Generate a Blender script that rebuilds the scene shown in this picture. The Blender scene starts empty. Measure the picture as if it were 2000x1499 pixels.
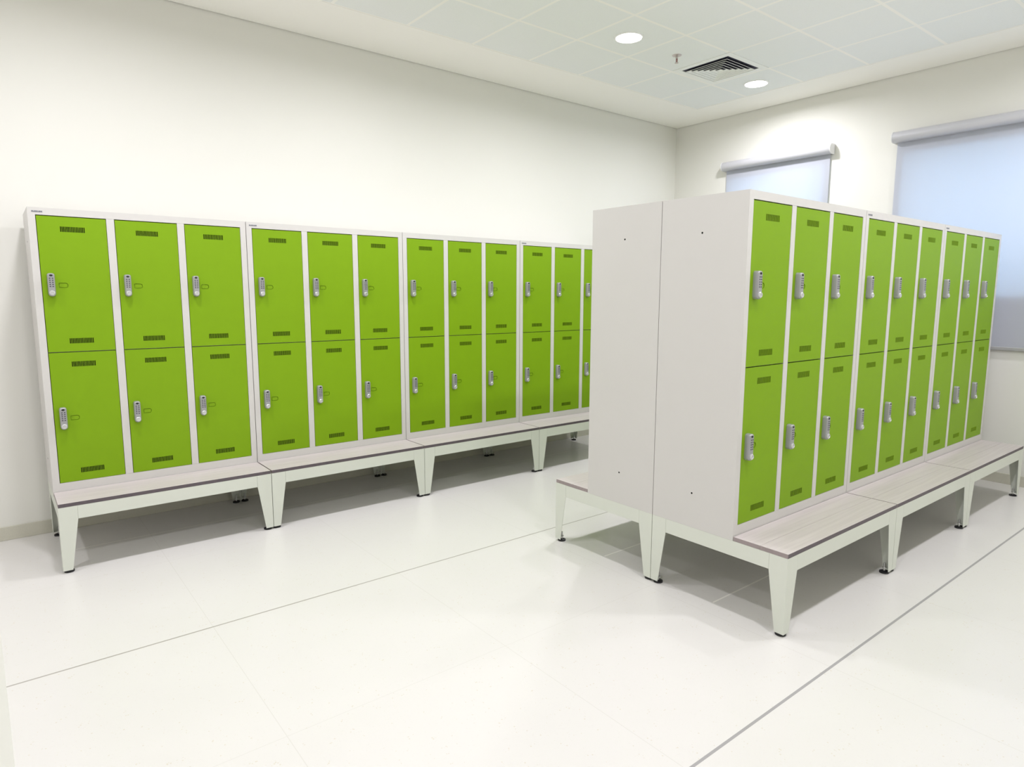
import bpy, bmesh, math
from mathutils import Vector, Matrix
PI = math.pi
sc = bpy.context.scene
C = sc.collection
# ------------------------------------------------------------------ camera
F_PX = 1279.3069
YAW, PITCH, ROLL = 0.9001, -0.1347, 0.0029
cam_data = bpy.data.cameras.new('camera'); cam = bpy.data.objects.new('camera', cam_data); C.objects.link(cam)
cam_data.sensor_fit = 'HORIZONTAL'; cam_data.sensor_width = 36.0
cam_data.lens = 36.0 * F_PX / 2000.0
cam_data.clip_start = 0.02
fw = Vector((math.cos(YAW)*math.cos(PITCH), math.sin(YAW)*math.cos(PITCH), math.sin(PITCH)))
rt = Vector((math.sin(YAW), -math.cos(YAW), 0)); up = rt.cross(fw)
R_ = math.cos(ROLL)*rt + math.sin(ROLL)*up
U_ = -math.sin(ROLL)*rt + math.cos(ROLL)*up
M = Matrix((R_, U_, -fw)).transposed().to_4x4(); M.translation = Vector((-0.2117, -4.7064, 1.6047))
cam.matrix_world = M
sc.camera = cam
# ------------------------------------------------------------------ world (daylight outside the windows) and exposure
w = bpy.data.worlds.new('world'); sc.world = w; w.use_nodes = True
bg = w.node_tree.nodes['Background']; bg.inputs[0].default_value = (0.62, 0.82, 1.0, 1); bg.inputs[1].default_value = 3.4
sc.view_settings.view_transform = 'Standard'; sc.view_settings.look = 'None'
sc.view_settings.gamma = 1; sc.view_settings.exposure = 0.0; sc.view_settings.use_curve_mapping = False
sc.cycles.max_bounces = 8; sc.cycles.diffuse_bounces = 6; sc.cycles.glossy_bounces = 3; sc.cycles.transparent_max_bounces = 8
sc.cycles.use_adaptive_sampling = True; sc.cycles.adaptive_threshold = 0.03
sc.cycles.use_denoising = True
sc.cycles.sample_clamp_indirect = 6
LAMP_W = 27.0; LAMP_SPREAD = 169; LAMP_COL = (1.0, 0.985, 1.035)
# ceiling lights: (x, y) of every fitting
LIGHTS = [(x, y) for y in (-0.98, -3.99) for x in (-1.48, 0.32, 2.11, 3.91, 5.72)]

# ------------------------------------------------------------------ dimensions (metres)
W, GAP, D = 1.2, 0.004, 0.5052
HB, HT = 0.3926, 2.0938
SE, SM = 0.036, 0.0415
ZB, ZT, ZM = 0.0732, 0.0413, 0.8667          # door bottom above HB, door top below HT, middle gap above HB
ST, PB, HA = 0.0213, 0.2906, 0.3146          # slat thickness, bench projection, underside of apron
LW, LB, HF = 0.0926, 0.0473, 0.016
XI, YI = 2.5944, -2.9404
YR = YI + 2*D + 0.004
ZC, YW, XW = 3.619, 0.58, 6.5359
X0, Y0 = -2.87, -5.56                        # walls behind and beside the camera
DW = (W - 2*SE - 2*SM)/3

# ------------------------------------------------------------------ materials
def mat(name, col, rough=0.5, metal=0.0, spec=0.5, noise=0.0, nscale=60, bump=0.0, bscale=200, emit=None, es=0):
    m = bpy.data.materials.new(name); m.use_nodes = True
    nt = m.node_tree; b = nt.nodes['Principled BSDF']
    b.inputs['Base Color'].default_value = (*col, 1); b.inputs['Roughness'].default_value = rough
    b.inputs['Metallic'].default_value = metal; b.inputs['Specular IOR Level'].default_value = spec
    tc = nt.nodes.new('ShaderNodeTexCoord')
    if noise:
        n = nt.nodes.new('ShaderNodeTexNoise'); n.inputs['Scale'].default_value = nscale; n.inputs['Detail'].default_value = 3
        nt.links.new(tc.outputs['Object'], n.inputs['Vector'])
        mx = nt.nodes.new('ShaderNodeMix'); mx.data_type = 'RGBA'
        mx.inputs['A'].default_value = tuple(c*(1-noise) for c in col) + (1,)
        mx.inputs['B'].default_value = tuple(min(1, c*(1+noise)) for c in col) + (1,)
        nt.links.new(n.outputs['Fac'], mx.inputs['Factor']); nt.links.new(mx.outputs['Result'], b.inputs['Base Color'])
    if bump:
        n2 = nt.nodes.new('ShaderNodeTexNoise'); n2.inputs['Scale'].default_value = bscale
        nt.links.new(tc.outputs['Object'], n2.inputs['Vector'])
        bp = nt.nodes.new('ShaderNodeBump'); bp.inputs['Strength'].default_value = bump; bp.inputs['Distance'].default_value = 0.001
        nt.links.new(n2.outputs['Fac'], bp.inputs['Height']); nt.links.new(bp.outputs['Normal'], b.inputs['Normal'])
    if emit:
        b.inputs['Emission Color'].default_value = (*emit, 1); b.inputs['Emission Strength'].default_value = es
    return m

def s2l(r, g, b):
    f = lambda c: (c/255/12.92 if c/255 <= .04045 else ((c/255+.055)/1.055)**2.4)
    return (f(r), f(g), f(b))

m_wall = mat('wall_paint', (0.765, 0.758, 0.715), 0.7, spec=0.25, noise=0.006, nscale=3, bump=0.15, bscale=350)
m_plaster = mat('ceiling_plaster', (0.90, 0.89, 0.84), 0.8, spec=0.2, noise=0.005, nscale=4)
m_gray = mat('locker_paint', (0.60, 0.583, 0.565), 0.42, spec=0.4, noise=0.01, nscale=5, bump=0.08, bscale=900)
m_frame = mat('base_paint_bounce', (0.65, 0.672, 0.605), 0.42, spec=0.4, noise=0.01, nscale=5, bump=0.08, bscale=900)  # locker paint with the greenish floor bounce put into its colour
m_green = mat('door_green', (0.195, 0.35, 0.004), 0.5, spec=0.22, noise=0.03, nscale=9, bump=0.12, bscale=900)
m_edge = mat('slat_edge', (0.10, 0.08, 0.092), 0.5, noise=0.15, nscale=40)
m_end = mat('slat_end', (0.30, 0.25, 0.25), 0.5, noise=0.1, nscale=60)
m_black = mat('black_rubber', (0.008, 0.008, 0.01), 0.5)
m_dark = mat('hole_shade', (0.01, 0.01, 0.01), 0.8, spec=0.1)  # flat black standing in for shade inside slots and holes
m_steel = mat('zinc_steel', (0.55, 0.55, 0.55), 0.3, metal=0.9, noise=0.1)
m_lock = mat('lock_silver', (0.36, 0.36, 0.37), 0.32, metal=0.35, noise=0.02, nscale=200)
m_lockl = mat('lock_knob_silver', (0.62, 0.62, 0.63), 0.22, metal=0.55)
m_key = mat('lock_keys', (0.06, 0.055, 0.08), 0.4)
m_label = mat('label_gray', (0.45, 0.45, 0.46), 0.4)
m_ink = mat('label_ink', (0.10, 0.10, 0.13), 0.4)
m_cass1 = mat('blind_cassette', (0.56, 0.56, 0.60), 0.35, metal=0.15, noise=0.01)
m_cap = mat('blind_end_cap', (0.75, 0.75, 0.76), 0.4)
m_rail = mat('blind_rail', (0.42, 0.42, 0.42), 0.4, metal=0.2)
m_winframe = mat('window_frame', (0.6, 0.6, 0.6), 0.5)
m_vent = mat('vent_white', (0.85, 0.86, 0.83), 0.5)
m_duct = mat('duct_shade', (0.012, 0.012, 0.03), 0.7)
m_trim = mat('light_trim', (0.85, 0.85, 0.83), 0.4)
m_lamp = mat('lamp_diffuser', (0.9, 0.9, 0.9), 0.5, emit=(1, 0.99, 0.97), es=14)
m_red = mat('sprinkler_bulb', (0.35, 0.03, 0.03), 0.3)
m_chrome = mat('sprinkler_chrome', (0.55, 0.5, 0.48), 0.3, metal=0.7)
m_skirt = mat('skirting_terrazzo', (0.56, 0.545, 0.465), 0.45, noise=0.06, nscale=120)

def nd(nt, t, **k):
    n = nt.nodes.new(t)
    for a, v in k.items(): setattr(n, a, v)
    return n
def mth(nt, op, a, b=None, clamp=False):
    n = nd(nt, 'ShaderNodeMath', operation=op, use_clamp=clamp)
    for i, v in enumerate((a, b)):
        if v is None: continue
        if isinstance(v, (int, float)): n.inputs[i].default_value = v
        else: nt.links.new(v, n.inputs[i])
    return n.outputs[0]
def line(nt, co, c, wd):      # 1 on a line of half-width wd at coordinate c
    return mth(nt, 'LESS_THAN', mth(nt, 'ABSOLUTE', mth(nt, 'SUBTRACT', co, c)), wd)
def grid(nt, co, off, per, wd):
    q = mth(nt, 'PINGPONG', mth(nt, 'SUBTRACT', co, off), per/2)
    return mth(nt, 'LESS_THAN', q, wd)
def mixc(nt, f, a, b):
    mx = nd(nt, 'ShaderNodeMix', data_type='RGBA')
    if isinstance(f, (int, float)): mx.inputs['Factor'].default_value = f
    else: nt.links.new(f, mx.inputs['Factor'])
    for k, v in (('A', a), ('B', b)):
        if isinstance(v, tuple): mx.inputs[k].default_value = (*v, 1)
        else: nt.links.new(v, mx.inputs[k])
    return mx.outputs['Result']

# floor: pale terrazzo with a faint tile joint grid and thin inlaid strips
m_floor = mat('floor_terrazzo', (0.8, 0.78, 0.72), 0.28, spec=0.4)
nt = m_floor.node_tree; b = nt.nodes['Principled BSDF']
tc = nd(nt, 'ShaderNodeTexCoord'); sx = nd(nt, 'ShaderNodeSeparateXYZ'); nt.links.new(tc.outputs['Object'], sx.inputs[0])
X, Y = sx.outputs['X'], sx.outputs['Y']
def noise(nt, tc, s, d=2):
    n = nd(nt, 'ShaderNodeTexNoise'); n.inputs['Scale'].default_value = s; n.inputs['Detail'].default_value = d
    nt.links.new(tc.outputs['Object'], n.inputs['Vector']); return n.outputs['Fac']
base = mixc(nt, noise(nt, tc, 2.5), (0.655, 0.637, 0.618), (0.68, 0.662, 0.643))
vo = nd(nt, 'ShaderNodeTexVoronoi'); vo.inputs['Scale'].default_value = 70; nt.links.new(tc.outputs['Object'], vo.inputs['Vector'])
sel = mth(nt, 'MULTIPLY', mth(nt, 'LESS_THAN', vo.outputs['Distance'], 0.22), mth(nt, 'GREATER_THAN', noise(nt, tc, 23), 0.60))
base = mixc(nt, mth(nt, 'MULTIPLY', sel, 0.55), base, (0.55, 0.49, 0.38))
vo2 = nd(nt, 'ShaderNodeTexVoronoi'); vo2.inputs['Scale'].default_value = 160; nt.links.new(tc.outputs['Object'], vo2.inputs['Vector'])
sel2 = mth(nt, 'MULTIPLY', mth(nt, 'LESS_THAN', vo2.outputs['Distance'], 0.25), mth(nt, 'GREATER_THAN', noise(nt, tc, 61), 0.58))
base = mixc(nt, mth(nt, 'MULTIPLY', sel2, 0.35), base, (0.56, 0.54, 0.48))
gj = mth(nt, 'MAXIMUM', grid(nt, X, 0.515, 1.01, 0.0016), grid(nt, Y, -1.46, 1.0125, 0.0013))
base = mixc(nt, mth(nt, 'MULTIPLY', gj, 0.28), base, (0.45, 0.43, 0.38))
pale = mth(nt, 'MULTIPLY', mth(nt, 'MAXIMUM', line(nt, Y, -2.025, 0.005), line(nt, Y, -2.808, 0.005)), mth(nt, 'GREATER_THAN', X, 2.65))  # pale strips drawn only where the shade begins, lit stretch left out
pale = mth(nt, 'MAXIMUM', pale, mth(nt, 'MULTIPLY', line(nt, Y, 0.112, 0.004), mth(nt, 'GREATER_THAN', X, 0.09)))
base = mixc(nt, mth(nt, 'MULTIPLY', pale, 1.0), base, (0.86, 0.84, 0.80))
base = mixc(nt, line(nt, Y, -1.459, 0.0048), base, (0.36, 0.34, 0.31))
base = mixc(nt, line(nt, Y, -3.486, 0.0060), base, (0.34, 0.33, 0.335))
nt.links.new(base, b.inputs['Base Color'])

# ceiling tiles: grey-green perforated panels between pale bars
m_tile = mat('ceiling_tile', (0.7, 0.7, 0.66), 0.75, spec=0.25)
nt = m_tile.node_tree; b = nt.nodes['Principled BSDF']
tc = nd(nt, 'ShaderNodeTexCoord'); sx = nd(nt, 'ShaderNodeSeparateXYZ'); nt.links.new(tc.outputs['Object'], sx.inputs[0])
g = mth(nt, 'MAXIMUM', grid(nt, sx.outputs['X'], 6.022, 0.598, 0.012), grid(nt, sx.outputs['Y'], -0.082, 0.6015, 0.012))
vo = nd(nt, 'ShaderNodeTexVoronoi'); vo.inputs['Scale'].default_value = 130; nt.links.new(tc.outputs['Object'], vo.inputs['Vector'])
hol = mth(nt, 'LESS_THAN', vo.outputs['Distance'], 0.25)
tcol = mixc(nt, mth(nt, 'MULTIPLY', hol, 0.25), (0.815, 0.835, 0.82), (0.66, 0.68, 0.67))
nt.links.new(mixc(nt, g, tcol, (0.90, 0.89, 0.84)), b.inputs['Base Color'])
bp = nd(nt, 'ShaderNodeBump'); bp.inputs['Distance'].default_value = 0.003; bp.inputs['Strength'].default_value = 0.6
nt.links.new(g, bp.inputs['Height']); nt.links.new(bp.outputs['Normal'], b.inputs['Normal'])

# seat slats: pale pinkish grey limed wood with fine grain along the slat
m_slat = mat('slat_wood', (0.6, 0.55, 0.54), 0.4, spec=0.4)
nt = m_slat.node_tree; b = nt.nodes['Principled BSDF']
tc = nd(nt, 'ShaderNodeTexCoord'); mp = nd(nt, 'ShaderNodeMapping'); mp.inputs['Scale'].default_value = (1.2, 38, 38)
nt.links.new(tc.outputs['Object'], mp.inputs['Vector'])
n1 = nd(nt, 'ShaderNodeTexNoise'); n1.inputs['Scale'].default_value = 1.6; n1.inputs['Detail'].default_value = 6
nt.links.new(mp.outputs[0], n1.inputs['Vector'])
cr = nd(nt, 'ShaderNodeValToRGB'); cr.color_ramp.elements[0].position = 0.3; cr.color_ramp.elements[0].color = (0.50, 0.445, 0.45, 1)
cr.color_ramp.elements[1].position = 0.65; cr.color_ramp.elements[1].color = (0.56, 0.505, 0.505, 1)
nt.links.new(n1.outputs['Fac'], cr.inputs[0]); nt.links.new(cr.outputs[0], b.inputs['Base Color'])

# blind fabric: translucent screen cloth
m_fabric = bpy.data.materials.new('blind_fabric'); m_fabric.use_nodes = True
nt = m_fabric.node_tree; nt.nodes.clear()
out = nd(nt, 'ShaderNodeOutputMaterial'); mx = nd(nt, 'ShaderNodeMixShader'); mx.inputs[0].default_value = 0.42
df = nd(nt, 'ShaderNodeBsdfDiffuse'); tr = nd(nt, 'ShaderNodeBsdfTranslucent')
tc = nd(nt, 'ShaderNodeTexCoord'); wv = nd(nt, 'ShaderNodeTexNoise'); wv.inputs['Scale'].default_value = 400
nt.links.new(tc.outputs['Object'], wv.inputs['Vector'])
cc = mixc(nt, wv.outputs['Fac'], (0.60, 0.61, 0.67), (0.66, 0.67, 0.73)); nt.links.new(cc, df.inputs[0])
tr.inputs[0].default_value = (0.82, 0.86, 0.92, 1)
nt.links.new(df.outputs[0], mx.inputs[1]); nt.links.new(tr.outputs[0], mx.inputs[2]); nt.links.new(mx.outputs[0], out.inputs[0])

m_glass = bpy.data.materials.new('window_glass'); m_glass.use_nodes = True
nt = m_glass.node_tree; nt.nodes.clear()
out = nd(nt, 'ShaderNodeOutputMaterial'); mx = nd(nt, 'ShaderNodeMixShader'); mx.inputs[0].default_value = 0.07
tp = nd(nt, 'ShaderNodeBsdfTransparent'); tp.inputs[0].default_value = (0.93, 0.96, 0.97, 1)
gl = nd(nt, 'ShaderNodeBsdfGlossy'); gl.inputs['Roughness'].default_value = 0.02
nt.links.new(tp.outputs[0], mx.inputs[1]); nt.links.new(gl.outputs[0], mx.inputs[2]); nt.links.new(mx.outputs[0], out.inputs[0])

# ------------------------------------------------------------------ mesh helpers
class MB:
    def __init__(s): s.v = []; s.f = []; s.m = []
    def poly(s, pts, mi=0):
        i = len(s.v); s.v += [tuple(p) for p in pts]; s.f.append(tuple(range(i, i+len(pts)))); s.m.append(mi)
    def box(s, x0, x1, y0, y1, z0, z1, mi=0):
        i = len(s.v)
        s.v += [(x0,y0,z0),(x1,y0,z0),(x1,y1,z0),(x0,y1,z0),(x0,y0,z1),(x1,y0,z1),(x1,y1,z1),(x0,y1,z1)]
        for q in ((0,3,2,1),(4,5,6,7),(0,1,5,4),(1,2,6,5),(2,3,7,6),(3,0,4,7)):
            s.f.append(tuple(i+k for k in q)); s.m.append(mi)
    def loft(s, loops, mi=0, cap0=True, cap1=True):   # closed loops of equal length, joined in order
        n = len(loops[0]); st = len(s.v)
        for L in loops: s.v += [tuple(p) for p in L]
        for a in range(len(loops)-1):
            for k in range(n):
                s.f.append((st+a*n+k, st+a*n+(k+1) % n, st+(a+1)*n+(k+1) % n, st+(a+1)*n+k)); s.m.append(mi)
        if cap0: s.f.append(tuple(st+k for k in reversed(range(n)))); s.m.append(mi)
        if cap1: s.f.append(tuple(st+(len(loops)-1)*n+k for k in range(n))); s.m.append(mi)
    def cyl(s, c, r, z0, z1, n=20, mi=0, axis='z', r1=None):
        r1 = r if r1 is None else r1
        def P(a, rr, h):
            u, v = rr*math.cos(a), rr*math.sin(a)
            return {'z': (c[0]+u, c[1]+v, h), 'y': (c[0]+u, h, c[1]+v), 'x': (h, c[0]+u, c[1]+v)}[axis]
        s.loft([[P(2*PI*k/n, r, z0) for k in range(n)], [P(2*PI*k/n, r1, z1) for k in range(n)]], mi)
    def build(s, name, mats, parent=None, loc=(0,0,0), bevel=0.0, smooth=False):
        me = bpy.data.meshes.new(name); me.from_pydata(s.v, [], s.f)
        mats = mats if isinstance(mats, (list, tuple)) else [mats]
        for m in mats: me.materials.append(m)
        for p, mi in zip(me.polygons, s.m): p.material_index = mi
        bm = bmesh.new(); bm.from_mesh(me)
        bmesh.ops.recalc_face_normals(bm, faces=bm.faces)
        if bevel:
            bmesh.ops.bevel(bm, geom=[e for e in bm.edges if len(e.link_faces) == 2 and e.calc_face_angle(0) > 0.6], offset=bevel, segments=2, profile=0.5, affect='EDGES')
        bm.to_mesh(me); bm.free()
        if smooth:
            for p in me.polygons: p.use_smooth = True
            me.set_sharp_from_angle(angle=math.radians(35))
        o = bpy.data.objects.new(name, me); C.objects.link(o); o.location = loc
        if parent: o.parent = parent
        return o

def tag(o, label=None, cat=None, group=None, kind=None):
    if label: o['label'] = label
    if cat: o['category'] = cat
    if group: o['group'] = group
    if kind: o['kind'] = kind
    return o
def empty(name, loc, rz=0):
    o = bpy.data.objects.new(name, None); C.objects.link(o); o.location = loc; o.rotation_euler = (0, 0, rz)
    o.empty_display_size = 0.1; return o
def copy_tree(o, parent=None):
    c = o.copy(); C.objects.link(c); c.parent = parent
    for ch in list(kids.get(o.name, [])):
        copy_reg(ch, c)
    return c
kids = {}
def reg(o):      # remember children before copying starts
    kids[o.name] = [c for c in o.children]
    for c in o.children: reg(c)
def copy_reg(o, parent):
    c = o.copy(); C.objects.link(c); c.parent = parent
    for ch in kids.get(o.name, []): copy_reg(ch, c)
    return c
def rrect(cx, cz, w_, h_, r, n=5, rb=None):           # rounded rectangle loop (x, z); rb = radius of the lower corners
    rb = r if rb is None else rb
    P = []
    for (sx_, sz_, a0, rr) in ((1, 1, 0, r), (-1, 1, PI/2, r), (-1, -1, PI, rb), (1, -1, 1.5*PI, rb)):
        for k in range(n+1):
            a = a0 + PI/2*k/n
            P.append((cx + sx_*(w_/2-rr) + rr*math.cos(a), cz + sz_*(h_/2-rr) + rr*math.sin(a)))
    return P

# ------------------------------------------------------------------ room shell
def shell(name, mb, m, **k): return tag(mb.build(name, m, **k), kind='structure')
m_ = MB(); m_.box(X0-.2, XW+.3, Y0-.2, YW+.2, -.1, 0); shell('floor', m_, m_floor)
m_ = MB(); m_.box(X0-.2, XW+.3, YW, YW+.2, 0, ZC+.05); shell('wall_left', m_, m_wall)
m_ = MB(); m_.box(X0-.2, X0, Y0-.2, YW, 0, ZC+.05); shell('wall_back', m_, m_wall)
m_ = MB(); m_.box(X0, XW, Y0-.2, Y0, 0, ZC+.05); shell('wall_front', m_, m_wall)
# short wall end just left of the camera
m_ = MB(); m_.box(X0+.001, -0.2282, -4.30, -3.96, 0, ZC-.002); shell('wall_entrance', m_, m_wall)
# right wall with two window openings
W1 = (-1.285, -0.185); W2 = (-3.76, -2.035); WZ = (1.612, 2.905)
ys = [Y0-.2, W2[0], W2[1], W1[0], W1[1], YW]; zs = [0, WZ[0], WZ[1], ZC+.05]
m_ = MB(); T = 0.25
for i in range(5):
    for k in range(3):
        if k == 1 and i in (1, 3): continue
        m_.box(XW, XW+T, ys[i], ys[i+1], zs[k], zs[k+1])
o = m_.build('wall_right', m_wall)
bm = bmesh.new(); bm.from_mesh(o.data); bmesh.ops.remove_doubles(bm, verts=bm.verts, dist=1e-5)
inner = [f for f in bm.faces if not all(any(g_ is not f and set(g_.verts) == set(f.verts) for g_ in bm.faces) for _ in (0,))]
seen = {}
for f in bm.faces: seen.setdefault(frozenset(v.index for v in f.verts), []).append(f)
bmesh.ops.delete(bm, geom=[f for L in seen.values() if len(L) > 1 for f in L], context='FACES')
bm.to_mesh(o.data); bm.free(); tag(o, kind='structure')
# ceiling: plaster border and tiled field, a thin shadow gap along the walls
BX0, BX1, BY0, BY1 = 6.022-0.598*14, 6.022, -0.082-0.6015*8, -0.082
G = 0.008
m_ = MB()
m_.box(BX0, BX1, BY0, BY1, ZC, ZC+.04, 1)
m_.box(BX1, XW-G, Y0+G, YW-G, ZC-.002, ZC+.04, 0); m_.box(X0+G, BX0, Y0+G, YW-G, ZC-.002, ZC+.04, 0)
m_.box(BX0, BX1, BY1, YW-G, ZC-.002, ZC+.04, 0); m_.box(BX0, BX1, Y0+G, BY0, ZC-.002, ZC+.04, 0)
m_.box(X0-.2, XW+.3, Y0-.2, YW+.2, ZC+.05, ZC+.15, 0)
shell('ceiling', m_, [m_plaster, m_tile])
# skirting
SK = 0.09
m_ = MB(); m_.box(X0+.001, XW-.012, YW-.012, YW, 0, SK); shell('baseboard_left', m_, m_skirt, bevel=.002)
m_ = MB(); m_.box(XW-.012, XW, Y0+.001, YW-.012, 0, SK); shell('baseboard_right', m_, m_skirt, bevel=.002)
# windows
def window(name, y0, y1):
    r = MB(); f = 0.045
    for (a, b_, c, d) in ((y0, y1, WZ[0], WZ[0]+f), (y0, y1, WZ[1]-f, WZ[1]), (y0, y0+f, WZ[0]+f, WZ[1]-f), (y1-f, y1, WZ[0]+f, WZ[1]-f)):
        r.box(XW+.14, XW+.19, a, b_, c, d)
    o = tag(r.build(name, m_winframe, bevel=.003), kind='structure')
    p = MB(); p.box(XW+.162, XW+.166, y0+f, y1-f, WZ[0]+f, WZ[1]-f); p.build('window_pane', m_glass, o)
    return o
window('window_1', *W1); window('window_2', *W2)

# ------------------------------------------------------------------ roller blinds
def blind(y0, y1, label, r=0.0475):      # y0 < y1: ends of the cassette
    t = tag(empty('roller_blind', (XW, (y0+y1)/2, 3.057)), label, 'blind', 'roller blinds on the window wall')
    h = (y1-y0)/2; cx = -0.056
    def prof(rr): # rounded D, flat side against the wall
        P = []
        for k in range(25):
            a = PI/2 + PI*k/24
            P.append((cx + rr*math.cos(a), rr*math.sin(a)))
        P += [(-0.004, -rr), (-0.004, rr)] if rr > .02 else []
        return P
    m_ = MB(); m_.loft([[(x, -h+.010, z) for x, z in prof(r)], [(x, h-.010, z) for x, z in prof(r)]])
    m_.build('cassette', m_cass1, t, smooth=True)
    for s in (-1, 1):
        m_ = MB(); m_.loft([[(x, s*(h-.010), z) for x, z in prof(r+.002)], [(x, s*(h-.002), z) for x, z in prof(r+.002)], [(x, s*h, z) for x, z in prof(r-.003)]])
        m_.build('end_cap', m_cap, t, smooth=True)
    zb = 1.150-3.057
    m_ = MB(); m_.box(-.0208, -.0200, -h+.034, h-.032, zb+.02, -r+.006); m_.build('blind_fabric', m_fabric, t)
    m_ = MB(); m_.loft([[(x-.0204, s*(h-.032), z+zb) for x, z in rrect(0, .012, .014, .03, .005)] for s in (-1, 1)])
    m_.build('bottom_rail', m_rail, t, smooth=True)
blind(-1.383, -0.130, 'smaller white roller blind on the window wall, nearest the room corner')
blind(-3.86, -1.942, 'larger pale blue roller blind with grey cassette at the right edge')

# ------------------------------------------------------------------ locker cabinet prototype (root at the bottom front left corner, z = HB)
H = HT - HB
GD = 0.0022                                          # gap around a door
DH = ((H - ZT) - ZB)/2                               # two door openings, one above the other
def make_door():
    dw = DW - 2.6*GD; dh = DH - .0055
    t = .018
    slots = []
    x0 = .111 - GD; n = 16; p = .124/n
    for i in range(n): slots.append((x0 + i*p + .0013, x0 + (i+1)*p - .0013))
    vz = ((.048, .079), (dh-.086, dh-.055))
    lat = (.080 - GD, .131 - GD, dh/2 - .019, dh/2 + .015)
    m_ = MB()
    def panel(xa, xb, za, zb): m_.poly([(xa, 0, za), (xb, 0, za), (xb, 0, zb), (xa, 0, zb)])
    def slotrow(za, zb):
        panel(0, slots[0][0], za, zb)
        for i, (a, b_) in enumerate(slots):
            nx = slots[i+1][0] if i+1 < len(slots) else dw
            panel(b_, nx, za, zb)
            for q in (((a, 0, za), (a, .0012, za), (a, .0012, zb), (a, 0, zb)), ((b_, 0, za), (b_, 0, zb), (b_, .0012, zb), (b_, .0012, za))): m_.poly(q)
    panel(0, dw, 0, vz[0][0]); slotrow(*vz[0]); panel(0, dw, vz[0][1], lat[2])
    panel(0, lat[0], lat[2], lat[3]); panel(lat[1], dw, lat[2], lat[3])
    panel(0, dw, lat[3], vz[1][0]); slotrow(*vz[1]); panel(0, dw, vz[1][1], dh)
    for q in (((0,0,0),(dw,0,0),(dw,t,0),(0,t,0)), ((0,0,dh),(0,t,dh),(dw,t,dh),(dw,0,dh)), ((0,0,0),(0,t,0),(0,t,dh),(0,0,dh)), ((dw,0,0),(dw,0,dh),(dw,t,dh),(dw,t,0))): m_.poly(q)
    # black sheets in place of the shaded interior behind the slots
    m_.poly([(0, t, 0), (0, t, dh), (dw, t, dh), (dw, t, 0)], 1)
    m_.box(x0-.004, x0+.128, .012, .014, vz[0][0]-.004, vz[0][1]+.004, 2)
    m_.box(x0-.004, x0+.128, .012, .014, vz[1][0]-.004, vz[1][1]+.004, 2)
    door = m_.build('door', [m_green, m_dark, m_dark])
    # pressed-in latch: a rectangle of door skin with a D-shaped recess
    lx, lz = (lat[0]+lat[1])/2, (lat[2]+lat[3])/2
    lw_, lh_ = lat[1]-lat[0], lat[3]-lat[2]
    m_ = MB(); n = 6
    def D(s_, rr, rl):
        wq, hq = s_; P = []
        for (sx_, sz_, a0, r) in ((1, 1, 0, rr), (-1, 1, PI/2, rl), (-1, -1, PI, rl), (1, -1, 1.5*PI, rr)):
            for k in range(n+1):
                a = a0 + PI/2*k/n; P.append((lx + sx_*(wq/2-r) + r*math.cos(a), lz + sz_*(hq/2-r) + r*math.sin(a)))
        return P
    L0 = D((lw_, lh_), .0002, .0002); L1 = D((lw_-.005, lh_-.005), .0125, .004); L2 = D((lw_-.011, lh_-.011), .0095, .003)
    m_.loft([[(x, 0, z) for x, z in L0], [(x, 0, z) for x, z in L1], [(x, .0055, z) for x, z in L1]], cap0=False, cap1=False)
    m_.loft([[(x, .0055, z) for x, z in L1], [(x, .0055, z) for x, z in L2], [(x, .0018, z) for x, z in L2]], cap0=False)
    m_.build('latch', m_green, door)
    # keypad lock: body, window, keys, knob
    cx, cz = .046 - GD, dh/2
    m_ = MB()
    def ly(loop, y): return [(x, y, z) for x, z in loop]
    m_.loft([ly(rrect(cx, cz, .037, .135, .012, rb=.0175), 0), ly(rrect(cx, cz, .037, .135, .012, rb=.0175), -.022),
             ly(rrect(cx, cz, .034, .132, .011, rb=.0163), -.0265), ly(rrect(cx, cz, .028, .126, .009, rb=.0135), -.029)])
    m_.build('lock_body', m_lock, door, smooth=True)
    m_ = MB(); m_.loft([ly([(cx + .0085*math.cos(a*PI/10), cz + .0545 + .0055*math.sin(a*PI/10)) for a in range(20)], y) for y in (-.0285, -.0298)])
    m_.build('lock_window', m_black, door)
    m_ = MB()
    for r in range(5):
        for c_ in (-1, 1):
            m_.loft([ly(rrect(cx + c_*.0068, cz + .038 - r*.0118, .0078, .0062, .0025, n=3), y) for y in (-.0285, -.0300)])
    m_.build('keypad', m_key, door)
    m_ = MB(); zc_ = cz - .047
    m_.loft([ly([(cx + rr*math.cos(2*PI*k/20), zc_ + rr*math.sin(2*PI*k/20)) for k in range(20)], y) for rr, y in ((.0150, -.027), (.0150, -.033), (.0125, -.0355), (.0075, -.036), (.0070, -.0345))])
    m_.box(cx-.0008, cx+.0008, -.0350, -.0340, zc_-.004, zc_+.004)
    m_.build('lock_knob', m_lockl, door, smooth=True)
    return door

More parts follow.
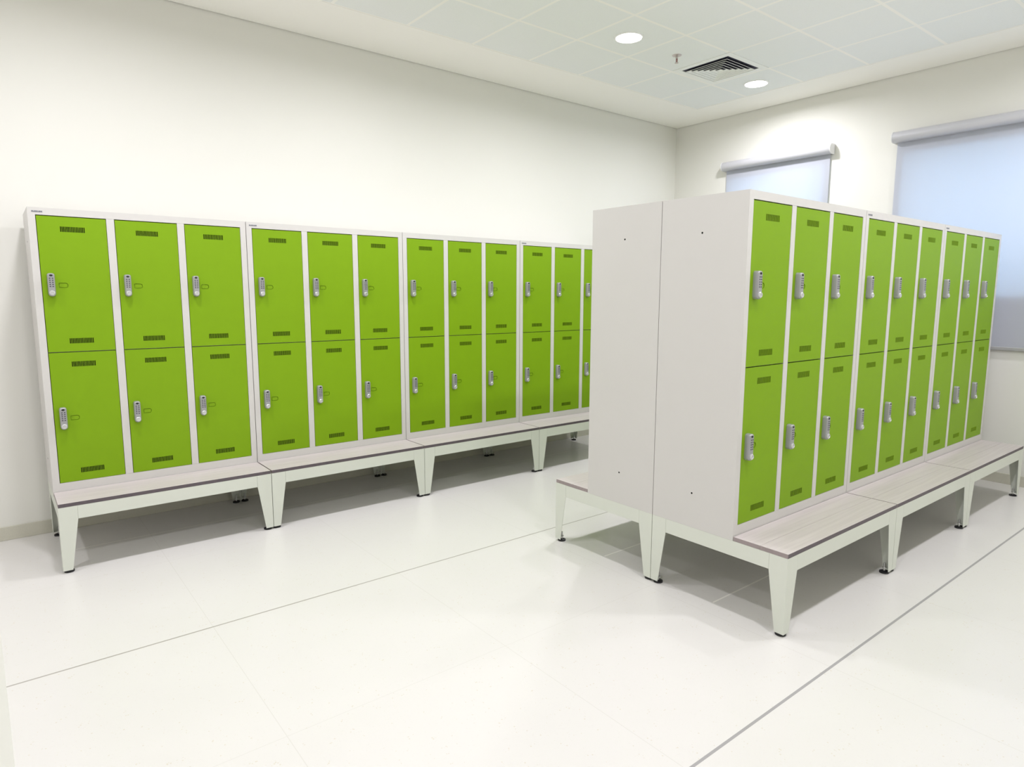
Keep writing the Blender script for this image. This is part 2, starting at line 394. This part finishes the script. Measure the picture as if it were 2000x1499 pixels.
def make_cabinet():
    root = empty('locker_cabinet', (0, 0, HB))
    m_ = MB(); t = .0015
    # outer shell (open at the front behind the frame)
    m_.box(0, t, 0, D, 0, H); m_.box(W-t, W, 0, D, 0, H)
    m_.box(t, W-t, 0, D, 0, t); m_.box(t, W-t, 0, D, H-t, H)
    m_.box(t, W-t, D-t, D, t, H-t)
    # dividers and shelves
    for i in range(2):
        xm = SE + (i+1)*DW + i*SM + SM/2
        m_.box(xm-.001, xm+.001, .02, D-t, t, H-t)
    m_.box(t, W-t, .022, D-t, ZB+DH-.004, ZB+DH+.001)
    m_.build('carcass', m_gray, root)
    # front frame: stiles, mullions, top and bottom rail
    m_ = MB(); fd = .022
    m_.box(t, SE, 0, fd, t, H-t); m_.box(W-SE, W-t, 0, fd, t, H-t)
    for i in range(2):
        xa = SE + (i+1)*DW + i*SM; m_.box(xa, xa+SM, .0004, fd, ZB, H-ZT)
    m_.box(SE, W-SE, 0, fd, t, ZB-.0006); m_.box(SE, W-SE, 0, fd, H-ZT+.0006, H-t)
    m_.build('front_frame', m_gray, root)
    door = make_door(); door.parent = root
    spots = [(SE + i*(DW+SM) + GD*1.5, .0012, ZB + k*DH + .0012) for k in range(2) for i in range(3)]
    door.location = spots[0]; reg(door)
    for s in spots[1:]:
        c = copy_reg(door, root); c.location = s
    return root
def add_label(root):
    m_ = MB(); z0 = H - .0285; m_.box(.019, .073, -.0008, .0002, z0, z0+.0115, 0)
    x = .021
    for k, wd in enumerate((.006, .0045, .006, .0055, .0045, .0065, .005)):   # small unreadable lettering
        m_.box(x, x+wd, -.0011, -.0008, z0+.0022, z0+.0093 - (.002 if k % 3 == 1 else 0), 1); x += wd + .0018
    return m_.build('brand_label', [m_label, m_ink], root)
def add_hole_shade(root, side=0):
    for z in (0.577-HB, 1.9125-HB):
        m_ = MB(); xa = -.0006 if side == 0 else W-.0005
        m_.cyl((D/2, z), .0050, xa, xa+.0011, 14, 0, 'x')
        m_.build('hole_shade_disc', m_dark, root)  # flat black disc painted as the shade inside a side hole

def make_bench():
    root = empty('locker_bench', (0, 0, 0))
    DD = D + PB; t = .0025                          # local y: -PB .. D
    ya, yb = -PB, D
    def leg(sx_, sy_):
        m_ = MB()
        X_ = (lambda u: u) if sx_ == 0 else (lambda u: W-u)
        Y_ = (lambda v: ya+v) if sy_ == 0 else (lambda v: yb-v)
        zt_ = HB - .0005
        # front plate (in the xz plane), tapered
        prof = [(0, HF), (LB, HF), (LW, HA), (LW, zt_), (0, zt_)]
        m_.loft([[(X_(u), Y_(0), z) for u, z in prof], [(X_(u), Y_(t), z) for u, z in prof]])
        # side plate (in the yz plane)
        m_.loft([[(X_(0), Y_(v if v else t), z) for v, z in prof], [(X_(t), Y_(v if v else t), z) for v, z in prof]])
        # inner foot bracket and lip
        bz = HF + .010
        m_.loft([[(X_(u), Y_(v), bz) for u, v in ((t, t), (.040, t), (.040, .040), (t, .040))], [(X_(u), Y_(v), bz+.003) for u, v in ((t, t), (.040, t), (.040, .040), (t, .040))]])
        L = m_.build('leg', m_frame, root)
        f = MB(); c = (X_(.030), Y_(.030))
        f.cyl(c, .0255, 0, .009, 24, 0); f.cyl(c, .022, .009, .013, 24, 0, r1=.012)
        f.cyl(c, .006, .013, .060, 10, 1); f.cyl(c, .011, .0295, .036, 6, 1)
        f.build('foot', [m_black, m_steel], L, smooth=True)
    for a in (0, 1):
        for b_ in (0, 1): leg(a, b_)
    g_ = .0010; zt_ = HB-.0005
    def apron(name, x0, x1, y0, y1, lip):
        m_ = MB(); m_.box(x0, x1, y0, y1, HA, zt_); m_.box(*lip, HA, HA+.002); m_.build(name, m_frame, root)
    apron('front_apron', LW+g_, W-LW-g_, ya, ya+t, (LW+g_, W-LW-g_, ya+t, ya+.025))
    apron('rear_apron', LW+g_, W-LW-g_, yb-t, yb, (LW+g_, W-LW-g_, yb-.025, yb-t))
    apron('side_apron', 0, t, ya+LW+g_, yb-LW-g_, (t, .025, ya+LW+g_, yb-LW-g_))
    apron('side_apron', W-t, W, ya+LW+g_, yb-LW-g_, (W-.025, W-t, ya+LW+g_, yb-LW-g_))
    # seat slats
    sw = (PB - .003 - .0012)/2
    for k in range(2):
        y0 = ya + k*(sw+.0012)
        m_ = MB(); x0, x1, z0, z1 = .0018, W-.0022, HB, HB+ST; e = .0012
        m_.box(x0, x1, y0, y0+sw, z0, z1)
        o = m_.build('seat_slat', [m_slat, m_edge, m_end], root, bevel=.0009)
        for p in o.data.polygons:
            if p.normal.y < -.5 and k == 0: p.material_index = 1
            elif abs(p.normal.x) > .5: p.material_index = 2
    m_ = MB(); m_.box(.03, W-.03, ya+.03, -.02, HB-.006, HB-.001); m_.build('seat_support', m_frame, root)
    return root

reg_done = False
cab0 = make_cabinet(); reg(cab0)
ben0 = make_bench(); reg(ben0)
def place(x, y, rot, clabel, blabel, cgroup, bgroup, brand, holes=None):
    global reg_done
    if not reg_done: c, b_ = cab0, ben0; reg_done = True
    else: c, b_ = copy_reg(cab0, None), copy_reg(ben0, None)
    c.location = (x, y, HB); b_.location = (x, y, 0)
    c.rotation_euler = b_.rotation_euler = (0, 0, rot)
    if brand: add_label(c)
    if holes is not None: add_hole_shade(c, holes)
    tag(c, clabel, 'locker', cgroup); tag(b_, blabel, 'bench', bgroup)
GL, GLB = 'locker cabinets along the left wall', 'benches under the left wall lockers'
GF, GFB = 'locker cabinets on the near side of the island', 'benches on the near side of the island'
GR, GRB = 'locker cabinets on the far side of the island', 'benches on the far side of the island'
P_ = W + GAP
LL = [('nearest green locker cabinet in the row along the left wall', 'bench under the nearest locker of the left wall row, fully in view at far left'),
      ('second green locker cabinet from the left in the left wall row', 'second bench from the left along the left wall'),
      ('third green locker cabinet from the left in the left wall row', 'third bench from the left along the left wall'),
      ('fourth green locker cabinet of the left wall row, partly hidden by the island', 'bench at the far end of the left wall row, partly hidden by the island')]
for i, (a, b_) in enumerate(LL):
    place(i*P_, 0, 0, a, b_, GL, GLB, i != 2, 0 if i == 0 else None)
LF = [('nearest green locker cabinet of the island, with wide plain grey side panel', 'nearest bench of the island, its pale leg at the front corner'),
      ('middle green locker cabinet on the window side of the island', 'middle bench on the window side of the island'),
      ('green locker cabinet at the far end of the island, in front of the large blind', 'bench at the far end of the island, against the right edge')]
for i, (a, b_) in enumerate(LF):
    place(XI + i*P_, YI, 0, a, b_, GF, GFB, i != 0, 0 if i == 0 else None)
LR = [('grey-sided locker cabinet at the back left of the island, standing back to back', 'bench end with grey seat sticking out left of the island'),
      ('middle locker cabinet facing the left wall row, behind the island', 'middle bench behind the island, facing the left wall row'),
      ('last locker cabinet behind the island, nearest the small window', 'last bench behind the island, nearest the small window')]
for i, (a, b_) in enumerate(LR):
    place(XI + i*P_ + W, YR, PI, a, b_, GR, GRB, False, 1 if i == 0 else None)

# ------------------------------------------------------------------ ceiling fittings
def ceiling_light(x, y, label):
    t = tag(empty('ceiling_light', (x, y, ZC)), label, 'ceiling light', 'round recessed ceiling lights' if 'outside' not in label else 'ceiling lights beyond the frame')
    m_ = MB(); n = 40
    def ring(r, z): return [(r*math.cos(2*PI*k/n), r*math.sin(2*PI*k/n), z) for k in range(n)]
    m_.loft([ring(.116, 0), ring(.114, -.006), ring(.103, -.008), ring(.101, -.003)], cap0=False, cap1=False)
    m_.build('trim_ring', m_trim, t, smooth=True)
    m_ = MB(); m_.loft([ring(.102, -.0005), ring(.102, -.003)]); m_.build('lamp_diffuser', m_lamp, t)
    ld = bpy.data.lights.new('lamp', 'AREA'); ld.shape = 'DISK'; ld.size = 0.2; ld.energy = LAMP_W; ld.color = LAMP_COL
    ld.spread = math.radians(LAMP_SPREAD)
    l = bpy.data.objects.new('lamp', ld); C.objects.link(l); l.parent = t; l.location = (0, 0, -.012)
for i, (x, y) in enumerate(LIGHTS):
    if y > -2 and x > 3:
        lb = 'round ceiling light left of the sprinkler, the larger in view' if x < 5 else 'round ceiling light right of the square vent, near the window wall'
    else: lb = 'round ceiling light outside the photo'
    ceiling_light(x, y, lb)
# square louvred diffuser
t = tag(empty('ceiling_vent', (5.105, -1.000, ZC)), 'square louvred air vent in the ceiling beside the far light', 'air vent')
m_ = MB(); s = .297
for (a, b_, c, d) in ((-s, s, -s, -.238), (-s, s, .238, s), (-s, -.238, -.238, .238), (.238, s, -.238, .238)): m_.box(a, b_, c, d, -.004, 0)
m_.build('vent_frame', m_vent, t, bevel=.002)
def sq(r, z): return [(-r, -r, z), (r, -r, z), (r, r, z), (-r, r, z)]
for k in range(6):
    r = .212 - k*.037
    m_ = MB(); m_.loft([sq(r, -.0135), sq(r, -.0095), sq(r-.024, .0015), sq(r-.025, .0008), sq(r-.0012, -.0100), sq(r-.0012, -.0135)], cap0=False, cap1=False)
    for i_, v in enumerate(m_.v): m_.v[i_] = (v[0], v[1], v[2]-.0025)
    m_.build('vent_louvre', m_vent, t)
m_ = MB(); m_.box(-.238, .238, -.238, .238, -.0006, 0); m_.build('vent_duct_shade', m_duct, t)  # flat near-black sheet stands in for the shade up the duct
# sprinkler
t = tag(empty('sprinkler', (4.522, -0.972, ZC)), 'small red and chrome sprinkler head hanging from a ceiling tile', 'sprinkler')
m_ = MB(); n = 24
m_.loft([[(r*math.cos(2*PI*k/n), r*math.sin(2*PI*k/n), z) for k in range(n)] for r, z in ((.040, 0), (.038, -.004), (.024, -.009), (.012, -.012))])
m_.build('escutcheon', m_chrome, t, smooth=True)
m_ = MB(); m_.cyl((0, 0), .009, -.012, -.028, 12); 
for sx_ in (-1, 1): m_.box(sx_*.009-.0015, sx_*.009+.0015, -.003, .003, -.058, -.026)
m_.box(-.0105, .0105, -.003, .003, -.060, -.056); m_.cyl((0, 0), .016, -.064, -.061, 14); m_.build('frame', m_chrome, t)
m_ = MB(); m_.cyl((0, 0), .0035, -.056, -.028, 10); m_.build('glass_bulb', m_red, t, smooth=True)
